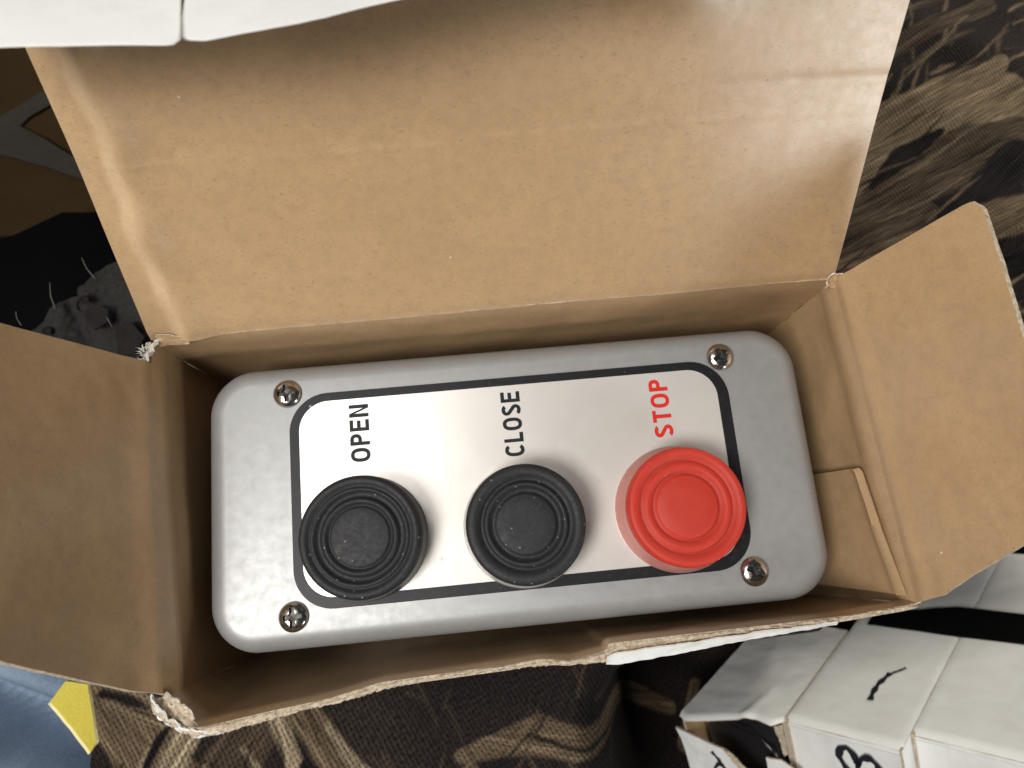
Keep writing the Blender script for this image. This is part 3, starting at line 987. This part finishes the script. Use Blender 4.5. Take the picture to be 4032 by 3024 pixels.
lettering('OPEN', -37.3, 8.1, 14.3, 4.8, INKBLACK, 'black word OPEN')
lettering('CLOSE', 0.35, 6.1, 16.2, 4.8, INKBLACK, 'black word CLOSE')
lettering('STOP', 37.75, 7.5, 14.7, 4.7, INKRED, 'red word STOP')


# screws
def screw_mesh():
    nr, na, Rr = 34, 120, 3.45
    V, F = [], []
    for i in range(1, nr + 1):
        r = Rr * i / nr
        for k in range(na):
            a = 2 * math.pi * k / na
            x, y = r * math.cos(a), r * math.sin(a)
            z = 1.75 * math.sqrt(max(0, 1 - (r / (Rr * 1.02)) ** 2.4)) + 0.1
            arm = min(max(abs(x) - 0.48 - 0.10 * max(0, abs(x) - abs(y)), 0) + 0, max(abs(y) - 0.48, 0))
            lim = max(abs(x), abs(y))
            inside = min(abs(x), abs(y)) < 0.56 and lim < 2.15
            core = math.hypot(x, y) < 1.05
            if inside or core:
                z -= 1.35 - 0.45 * (lim / 2.15)
            V.append((x, y, z))
    V.append((0, 0, 0.5))
    for i in range(nr - 1):
        for k in range(na):
            F.append((i * na + k, (i + 1) * na + k, (i + 1) * na + (k + 1) % na, i * na + (k + 1) % na))
    for k in range(na):
        F.append((len(V) - 1, k, (k + 1) % na))
    idx = []
    for f in F:
        c_ = np.mean([V[k][:2] for k in f], axis=0)
        x, y = abs(c_[0]), abs(c_[1])
        idx.append(1 if (min(x, y) < 0.56 and max(x, y) < 2.15) or math.hypot(x, y) < 1.05 else 0)
    return V, F, idx


sv, sf, si = screw_mesh()
sw, sh = 54.63, 26.62
scr0 = None
for (x, y, rz) in ((-sw, sh, 5), (sw, sh, 24), (sw, -sh, -28), (-sw, -sh, 2)):
    if scr0 is None:
        scr0 = pymesh('screw', sv, sf, (SCREW, RECESS_SHADE), st, si, loc=(x, y, 0))
        scr0.data.set_sharp_from_angle(angle=math.radians(38))
        sc = scr0
    else:
        sc = scr0.copy()
        COL.objects.link(sc)
        sc.parent = st
        sc.matrix_parent_inverse = Matrix.Translation(-st.location)
        sc.location = Vector((x, y, 0)) * S
    sc.rotation_euler = (0, 0, math.radians(rz))

# buttons
CAP = [(13.9, 7.4), (13.95, 9.0), (13.8, 10.3), (13.35, 10.95), (12.7, 11.15), (11.9, 10.9), (11.55, 10.3), (11.2, 10.35), (10.9, 10.75), (10.45, 10.75), (10.2, 10.2), (9.6, 9.75), (9.0, 9.75),
       (8.75, 10.2), (8.4, 10.75), (7.9, 10.8), (7.5, 10.4), (7.2, 9.85), (6.95, 9.8), (6.7, 10.15), (6.2, 10.25), (4, 10.3), (2, 10.32), (0, 10.33)]
CAP2 = [(13.7, 7.2), (13.8, 9.0), (13.6, 10.4), (13.1, 11.0), (11.6, 11.05), (11.0, 10.6), (10.4, 9.9), (9.9, 9.85), (9.6, 10.3), (9.25, 10.85), (8.7, 10.8), (8.4, 10.2), (7.9, 9.5), (7.2, 9.45),
        (6.9, 10.0), (6.5, 10.15), (4, 10.2), (2, 10.22), (0, 10.23)]
CAP3 = [(13.75, 6.5), (13.85, 9.0), (13.6, 10.5), (13.1, 11.0), (12.2, 11.05), (11.4, 10.5), (10.9, 9.9), (10.4, 9.95), (9.9, 10.6), (9.2, 10.75), (8.6, 10.45), (8.1, 9.6), (7.5, 9.55),
        (7.1, 10.2), (6.7, 10.45), (4, 10.55), (2, 10.6), (0, 10.6)]


def collar(rb, rt_, h):
    return [(rb, 0.26), (rb + 0.15, 0.8), (rb + 0.05, 1.6), (rt_ + .1, h * .6), (rt_, h), (rt_ - 0.7, h), (rt_ - 1.0, h - 1.5), (0, h - 1.6)]


for (x, y, capm, prof, colm, lab, rb) in ((-36.7, -10.1, RUBBER, CAP, DARKCOLLAR, 'black button under the word OPEN', 14.4),
                                          (0.9, -10.7, RUBBER, CAP2, CLEAR, 'black button under the word CLOSE', 14.5),
                                          (38.2, -10.2, RED, CAP3, PINK, 'red button under the word STOP', 15.0)):
    b = lathe('push_button', prof, capm, st, (x, y, 0))
    b['label'] = lab
    c = lathe('collar', collar(rb, prof[0][0] + 0.12, prof[0][1] + 0.6), colm, b)
    c.matrix_parent_inverse = Matrix.Identity(4)

# ================================================================== white boxes leaning at the front right
A_ = np.array((0.72465, 0.34771, -0.59497)); A_ /= np.linalg.norm(A_)
B_ = np.array((0.776, -0.092, 0.624))
N_ = np.cross(B_, A_); N_ /= np.linalg.norm(N_)
B_ = np.cross(A_, N_)
P0 = np.array((100.0, -91.5, -128.0))


def wp(a, b, n_=0.0):
    return tuple(P0 + A_ * a + B_ * b + N_ * n_)


def panel(name, c4, parent, mats=(WHITE, KRAFT, EDGE), thick=0.9, ns=16, nt=12, amp=0.25, seed=0.0, top=None, bot=None, extra=None):
    bot = bot or [c4[0], c4[1]]
    top = top or [c4[3], c4[2]]
    g = coons(bot, top, [c4[0], c4[3]], [c4[1], c4[2]], ns, nt,
              lambda s, t, p: amp * fbm(p[0] * .05 + seed, p[1] * .05, p[2] * .05) + (extra(s, t) if extra else 0))
    return sheet(name, g, thick, mats, parent)


def white_box(b0, b1, a0, a1, depth, label, name='white_box', front=True, seed=0.0, group='white cardboard boxes beside the open box'):
    t = thing(name, label, 'box', wp(a1, (b0 + b1) / 2, -depth), group)
    g = 0.12
    b0, b1 = b0 + g, b1 - g
    rnd = lambda s, tt: -2.6 * max(0, 1 - tt / 0.025) ** 2 - 0.35 * (max(0, 1 - s / .03) ** 2 + max(0, (s - .97) / .03) ** 2)
    panel('top_panel', [wp(a0, b0), wp(a0, b1), wp(a1, b1), wp(a1, b0)], t, seed=seed, ns=30, nt=90, extra=rnd)
    panel('side_panel', [wp(a0, b0, -depth), wp(a0, b0, -0.8), wp(a1, b0, -0.8), wp(a1, b0, -depth)], t, seed=seed + 3)
    panel('side_panel', [wp(a0, b1, -0.8), wp(a0, b1, -depth), wp(a1, b1, -depth), wp(a1, b1, -0.8)], t, seed=seed + 5)
    panel('back_panel', [wp(a1, b0, -0.8), wp(a1, b1, -0.8), wp(a1, b1, -depth), wp(a1, b0, -depth)], t, seed=seed + 7)
    panel('bottom_panel', [wp(a1, b0, -depth), wp(a1, b1, -depth), wp(a0, b1, -depth), wp(a0, b0, -depth)], t, seed=seed + 9)
    if front:
        panel('end_flap', [wp(a0 + .4, b0 + .5, -depth), wp(a0 + .4, b1 - .5, -depth), wp(a0 + 0.6, b1 - .5, -1.6), wp(a0 + 0.6, b0 + .5, -1.6)], t, seed=seed + 11, ns=30, nt=30, amp=0.5)
    return t


def stroke(name, pts, w, parent, mat_, lift=0.25):
    """flat marker stroke: points (b, n) on an end face or (a, b) given as 3D points with a normal"""
    pts3, nrm = pts
    pts3 = poly_at(pts3, np.linspace(0, 1, 40))
    nrm = np.array(nrm)
    V, F = [], []
    for i in range(len(pts3)):
        d = pts3[min(i + 1, len(pts3) - 1)] - pts3[max(i - 1, 0)]
        d = d / (np.linalg.norm(d) + 1e-9)
        sd = np.cross(nrm, d)
        ww = w * (0.85 + 0.25 * math.sin(i * .5 + 1)) / 2
        for sgn in (-1, 1):
            V.append(tuple(pts3[i] + sd * ww * sgn + nrm * lift))
    for i in range(len(pts3) - 1):
        F.append((2 * i, 2 * i + 1, 2 * i + 3, 2 * i + 2))
    return pymesh(name, V, F, mat_, parent, None, False)


bx2 = white_box(0.0, 43.0, 2.0, 165, 62, 'white box marked with a black B on its end', seed=2)
bx3 = white_box(43.0, 86.0, 12.0, 165, 62, 'white box at the right with a plain unmarked end', seed=12)
t = bx1 = thing('white_box', 'white box with its torn end flap hanging open', 'box', wp(72, -20, -62), 'white cardboard boxes beside the open box')
sheet('top_panel', coons([wp(-11.5, -40.2), wp(-13.2, -36.5), wp(-7, -24), wp(-1.2, -11), wp(-2.5, -4), wp(1.5, -0.6)], [wp(72, -40.2), wp(72, -0.6)],
                         [wp(-11.5, -40.2), wp(72, -40.2)], [wp(1.5, -0.6), wp(72, -0.6)], 40, 60,
                         lambda s_, t_, p: 0.4 * fbm(p[0] * .05 + 22, p[1] * .05, p[2] * .05) - 1.3 * max(0, 1 - t_ / 0.035) ** 2 + 0.9 * math.exp(-((s_ - 0.62 - 0.25 * t_) / 0.05) ** 2) * max(0, 1 - t_ / .4)), 0.9, BOARD_W, t)
panel('side_panel', [wp(-10, -40.2, -62), wp(-10, -40.2, -0.8), wp(72, -40.2, -0.8), wp(72, -40.2, -62)], t, seed=25)
panel('side_panel', [wp(2, -0.8, -0.8), wp(2, -0.8, -62), wp(72, -0.8, -62), wp(72, -0.8, -0.8)], t, seed=27)
panel('back_panel', [wp(72, -40, -0.8), wp(72, -0.6, -0.8), wp(72, -0.6, -62), wp(72, -40, -62)], t, seed=29)
panel('bottom_panel', [wp(72, -40, -62), wp(72, -0.6, -62), wp(0, -0.6, -62), wp(-10, -40, -62)], t, seed=31)
# torn end flap hanging in front of the opening
ef = lambda pts, a_: [wp(a_, b_, n_) for b_, n_ in pts]
FLT = ef([(-43.4, -7.0), (-40.2, -8.0), (-31.4, -9.4), (-21.0, -10.6), (-16.6, -13.6), (-14.5, -17.0), (-7.0, -20.5)], -12)
FLB = ef([(-43.0, -50), (-20, -52), (-4, -50)], -13)
o = sheet('end_flap', coons(FLB, FLT, [FLB[0]] + ef([(-40.3, -27.0), (-41.2, -18.0), (-42.2, -12.0)], -12) + [FLT[0]], [FLB[-1], FLT[-1]], 50, 40,
                        lambda s_, t_, p: 0.6 * fbm(p[0] * .07 + 51, p[1] * .07, p[2] * .07)), 1.0, BOARD_W, t)
o['label'] = 'torn end flap with black marker writing'
stroke('marker_writing', (ef([(-27.2, -12.9), (-24.5, -15.8), (-22.9, -18.8), (-20.6, -22.2)], -12.6), -A_), 1.5, o, MARKER)
stroke('marker_writing', (ef([(-22.8, -18.0), (-25.0, -17.6), (-27.4, -20.4), (-28.4, -23.4), (-27.8, -25.6), (-21.5, -22.4), (-17.4, -22.2), (-18.5, -26.0), (-24, -28.6)], -12.6), -A_), 1.7, o, MARKER)
sheet('torn_strip', coons(ef([(-13.5, -22.5), (-7.5, -23.0)], -13.6), ef([(-21.0, -10.0), (-19.0, -10.2)], -12.4), ef([(-13.5, -22.5), (-15.5, -16.5), (-21.0, -10.0)], -13.2), ef([(-7.5, -23.0), (-12.0, -16.0), (-19.0, -10.2)], -13.0), 8, 24,
                          lambda s_, t_, p: 0.8 * fbm(p[0] * .4, p[1] * .4, p[2] * .4)), 0.5, (EDGE, EDGE, EDGE), t)
sheet('torn_strip', coons(ef([(-4.6, -3.4), (-1.0, -2.0)], 0.4), ef([(-2.6, -16), (-0.9, -15)], 1.6), ef([(-4.6, -3.4), (-3.6, -8), (-2.6, -16)], 0.6), ef([(-1.0, -2.0), (-0.9, -15)], 0.8), 8, 24,
                          lambda s_, t_, p: 0.6 * fbm(p[0] * .4, p[1] * .4 + 9, p[2] * .4)), 0.5, (EDGE, EDGE, EDGE), t)
sheet('torn_strip', coons(ef([(-8.5, -34), (6.0, -34)], -4), ef([(-8.2, -15.5), (-2.0, -14.8), (4.5, -18.0), (8.5, -24)], -4), ef([(-8.5, -34), (-8.2, -15.5)], -4), ef([(6.0, -34), (8.5, -24)], -4), 24, 20,
                          lambda s_, t_, p: 0.5 * fbm(p[0] * .12, p[1] * .12 + 5, p[2] * .12)), 0.8, BOARD_W, t)['label'] = 'torn white corner of the inner flap'
# black plastic case seen through the opening
cs = thing('black_case', 'glossy black plastic case inside the torn white box', 'case', wp(66, -20, -58))
def case_ring(a_, ins):
    return [wp(a_, -20.5 + x, -31 + y) for x, y in rrect(18.5 - ins, 28.5 - ins, 9 - ins * .5, 8)]
loft('shell', [case_ring(66, 0), case_ring(6, 0), case_ring(2.5, 2), case_ring(1.5, 5)], BLACKTUBE, cs)
tube('raised_rim', [wp(2.5, -34, -9), wp(1.0, -26, -7.6), wp(0.8, -16, -8.4), wp(1.4, -8, -14), wp(2.5, -5.5, -22)], 1.5, BLACKTUBE, cs, 12)
# marker writing on the other boxes
ef2 = lambda pts: ef(pts, 1.6)
stroke('marker_writing', (ef2([(22.6, -16.5), (21.0, -13.3), (19.4, -9.6), (20.6, -6.4), (23.1, -5.0), (25.2, -7.2), (26.2, -10.6), (25.8, -13.5), (25.4, -17)]), -A_), 2.7, bx2, MARKER)
stroke('marker_writing', (ef2([(25.6, -11.6), (28.2, -8.2), (31.0, -7.0), (33.2, -9.0), (34.6, -13.0), (34.0, -17)]), -A_), 2.6, bx2, MARKER)
stroke('marker_writing', ([wp(24.9, 24.9, .2), wp(29.2, 24.3, .2), wp(36.0, 24.3, .2), wp(44.9, 26.2, .2)], N_), 2.2, bx2, MARKER)
stroke('marker_writing', ([wp(44.0, 25.8, .2), wp(47.4, 28.5, .2), wp(50.6, 30.5, .2)], N_), 1.2, bx2, MARKER)
sp = coons([wp(79, 6, 1.0), wp(79.5, 12, 1.0), wp(80, 36, 1.0), wp(81.5, 62, 1.0), wp(84, 100, 1.0)], [wp(88, 6, 1.0), wp(92, 12, 1.0), wp(104, 36, 1.0), wp(105, 60, 1.0), wp(106, 100, 1.0)],
           [wp(79, 6, 1.0), wp(88, 6, 1.0)], [wp(84, 100, 1.0), wp(106, 100, 1.0)], 40, 8, lambda s_, t_, p: 0.3 * fbm(p[0] * .1, p[1] * .1, 3))
STRIP = sheet('black_strip', sp, 0.8, (BLACKCLOTH, BLACKCLOTH, BLACKCLOTH))  # flat black strip added for the dark band across the boxes
tag(STRIP, 'flat black strip lying across the white boxes under the right flap', 'strap')

# ================================================================== things left of the seat


def drape(name, bot, top, left, right, ns, nt, mat_, amp, f, seed, thick=1.2, extra=None, parent=None):
    g = coons(bot, top, left, right, ns, nt, lambda s_, t_, p: amp * fbm(p[0] * f + seed, p[1] * f, p[2] * f) + (extra(s_, t_, p) if extra else 0))
    return sheet(name, g, thick, (mat_, mat_, mat_), parent)


# blue denim below the left flap
def box_edges(x0, x1, y0, y1, z00, z10, z01, z11, k=4):
    return (line((x0, y0, z00), (x1, y0, z10), k), line((x0, y1, z01), (x1, y1, z11), k), line((x0, y0, z00), (x0, y1, z01), k), line((x1, y0, z10), (x1, y1, z11), k))


fold = lambda s_, t_, p: (18 * math.exp(-((p[1] + 82 + 0.35 * (p[0] + 190)) / 12) ** 2) + 7 * math.exp(-((p[1] + 40 + 0.5 * (p[0] + 200)) / 9) ** 2)
                          - 24 * math.exp(-((p[1] + 60 + 0.42 * (p[0] + 190)) / 9) ** 2))
dn = drape('denim_cloth', *box_edges(-290, -136, -190, 0, -135, -128, -120, -122), 80, 90, DENIM, 4.0, 0.025, 3.0, 1.5, fold)
tag(dn, 'crumpled blue denim cloth below the left flap', 'cloth')

# yellow webbing strap at the seat edge
ys = thing('webbing_strap', 'bright yellow webbing strap end beside the seat cover edge', 'strap', (-138, -52, -72))
yg = coons([(-134.2, -64, -66), (-131.6, -61, -64.0)], [(-146, -48, -64.5), (-141, -42.5, -63.5), (-134, -44, -62.6)],
           [(-134.2, -64, -66), (-140.0, -56, -65.6), (-146, -48, -64.5)], [(-131.6, -61, -64.0), (-132.4, -53, -63.2), (-134, -44, -62.6)], 24, 30,
           lambda s_, t_, p: 0.25 * fbm(p[0] * .2, p[1] * .2, 4))
sheet('strap', yg, 1.8, (YELLOW, PALEYELLOW, PALEYELLOW), ys)
yl = [tuple(p) for p in yg[0]]
tube('bound_edge', [(x - 0.5, y - 0.4, z - 0.9) for x, y, z in yl[::3]], 0.75, PALEYELLOW, ys, 8)

# brown bag with a grey chevron print
bb = thing('brown_bag', 'dark brown cloth bag with a grey chevron stripe behind the lid', 'bag', (-200, 190, -190))
drape('cloth', *box_edges(-330, -110, 140, 330, -131, -131, -128, -124), 60, 60, BROWNCLOTH, 2.0, 0.02, 6.0, 3.0, None, bb)


def ribbon(name, a_, b_, mat_, parent, z):
    g = coons([(x, y, z) for x, y in a_], [(x, y, z) for x, y in b_], [(a_[0][0], a_[0][1], z), (b_[0][0], b_[0][1], z)], [(a_[-1][0], a_[-1][1], z), (b_[-1][0], b_[-1][1], z)], 40, 6,
              lambda s_, t_, p: 0.3 * fbm(p[0] * .1, p[1] * .1, 4))
    return sheet(name, g, 0.6, (mat_, mat_, mat_), parent)


ribbon('stripe', [(-205, 192), (-201, 196.5), (-192, 202), (-176, 212)], [(-222, 187), (-216, 196), (-196, 209), (-180, 220)], GREYTAPE, bb, -126.5)
ribbon('stripe', [(-222, 181), (-206, 176), (-191, 170), (-170, 160)], [(-217, 191.5), (-205, 192), (-194, 185), (-172, 168)], GREYTAPE, bb, -126.2)

# black bag
kb = thing('black_bag', 'rounded black bag in deep shade left of the lid', 'bag', (-180, 105, -180))
g = coons(line((-250, 60, -150), (-118, 60, -150), 6), [(-250, 132, -128), (-200, 134, -118), (-176, 140, -112), (-150, 140, -116), (-118, 136, -126)], line((-250, 60, -150), (-250, 132, -128), 6), line((-118, 60, -150), (-118, 136, -126), 6), 50, 40,
          lambda s_, t_, p: 26 * math.sin(math.pi * s_) * math.sin(math.pi * t_) + 1.5 * fbm(p[0] * .04, p[1] * .04, 2))
sheet('body', g, 2.0, (BLACKCLOTH, BLACKCLOTH, BLACKCLOTH), kb)

# frayed edge of a dark grey cloth
fc = thing('frayed_cloth', 'frayed dark grey cloth with loose threads behind the left flap', 'cloth', (-135, 70, -66))
ftop = [(-156, 69, -60), (-152, 70.5, -59), (-149, 72, -58), (-147, 76, -57), (-145, 77.5, -57), (-141, 80, -58), (-138, 80.5, -59), (-136, 83, -57), (-133, 87, -57), (-129, 90, -57), (-122, 93, -57), (-112, 96, -57)]
fbot = [(-156, 56, -66), (-140, 48, -66), (-124, 44, -66), (-108, 44, -66)]
g = coons(fbot, ftop, [fbot[0], ftop[0]], [fbot[-1], ftop[-1]], 110, 60,
          lambda s_, t_, p: 1.6 * fbm(p[0] * .15 + 4, p[1] * .15, 3, 5) + 2.2 * math.exp(-((p[0] + 145.5) ** 2 + (p[1] - 71) ** 2) / 30) + 2.2 * math.exp(-((p[0] + 133.5) ** 2 + (p[1] - 81) ** 2) / 30)
          - 1.8 * math.exp(-((p[0] + 139 + 0.3 * (p[1] - 70)) / 2.0) ** 2))
sheet('cloth', g, 1.0, (FRAYED, FRAYED, FRAYED), fc)
zz = -53.5
for pts in ([(-144.6, 75.5, -56), (-144.9, 79, zz), (-145.4, 84, zz)], [(-132, 85, -56), (-133.6, 88, zz), (-135.4, 92, zz)], [(-156, 71, -57), (-156.4, 73, -55), (-156.2, 75, -54)], [(-127, 70.5, -54.5), (-126, 69, -53.8), (-125.2, 67, -54.2)]):
    tube('loose_thread', poly_at(pts, np.linspace(0, 1, 9)), 0.17, THREAD, fc, 6, 0.5)


def patch(pts, z):
    V = [(x, y, z - 0.9) for x, y in pts] + [(x, y, z) for x, y in pts]
    m_ = len(pts)
    F = [tuple(range(m_, 2 * m_))] + [(i, (i + 1) % m_, m_ + (i + 1) % m_, m_ + i) for i in range(m_)]
    return pymesh('dark_patch', V, F, DARKPATCH, fc, None, False)


patch([(-135, 74), (-131, 75.5), (-127.4, 74), (-127.4, 69.4), (-131.5, 67), (-134.2, 70)], -55.6)
patch([(-126, 68.4), (-120.5, 69.4), (-116, 63.5), (-119.5, 58), (-124.6, 58.2), (-124.8, 63)], -57.2)
for x, y in ((-147, 68), (-134, 77)):
    lathe('eyelet', [(1.5, 0), (1.4, .5), (1.0, .6), (0.9, .2), (0, .1)], DARKPATCH, fc, (x, y, -53.6 if x > -140 else -56.0), 20)
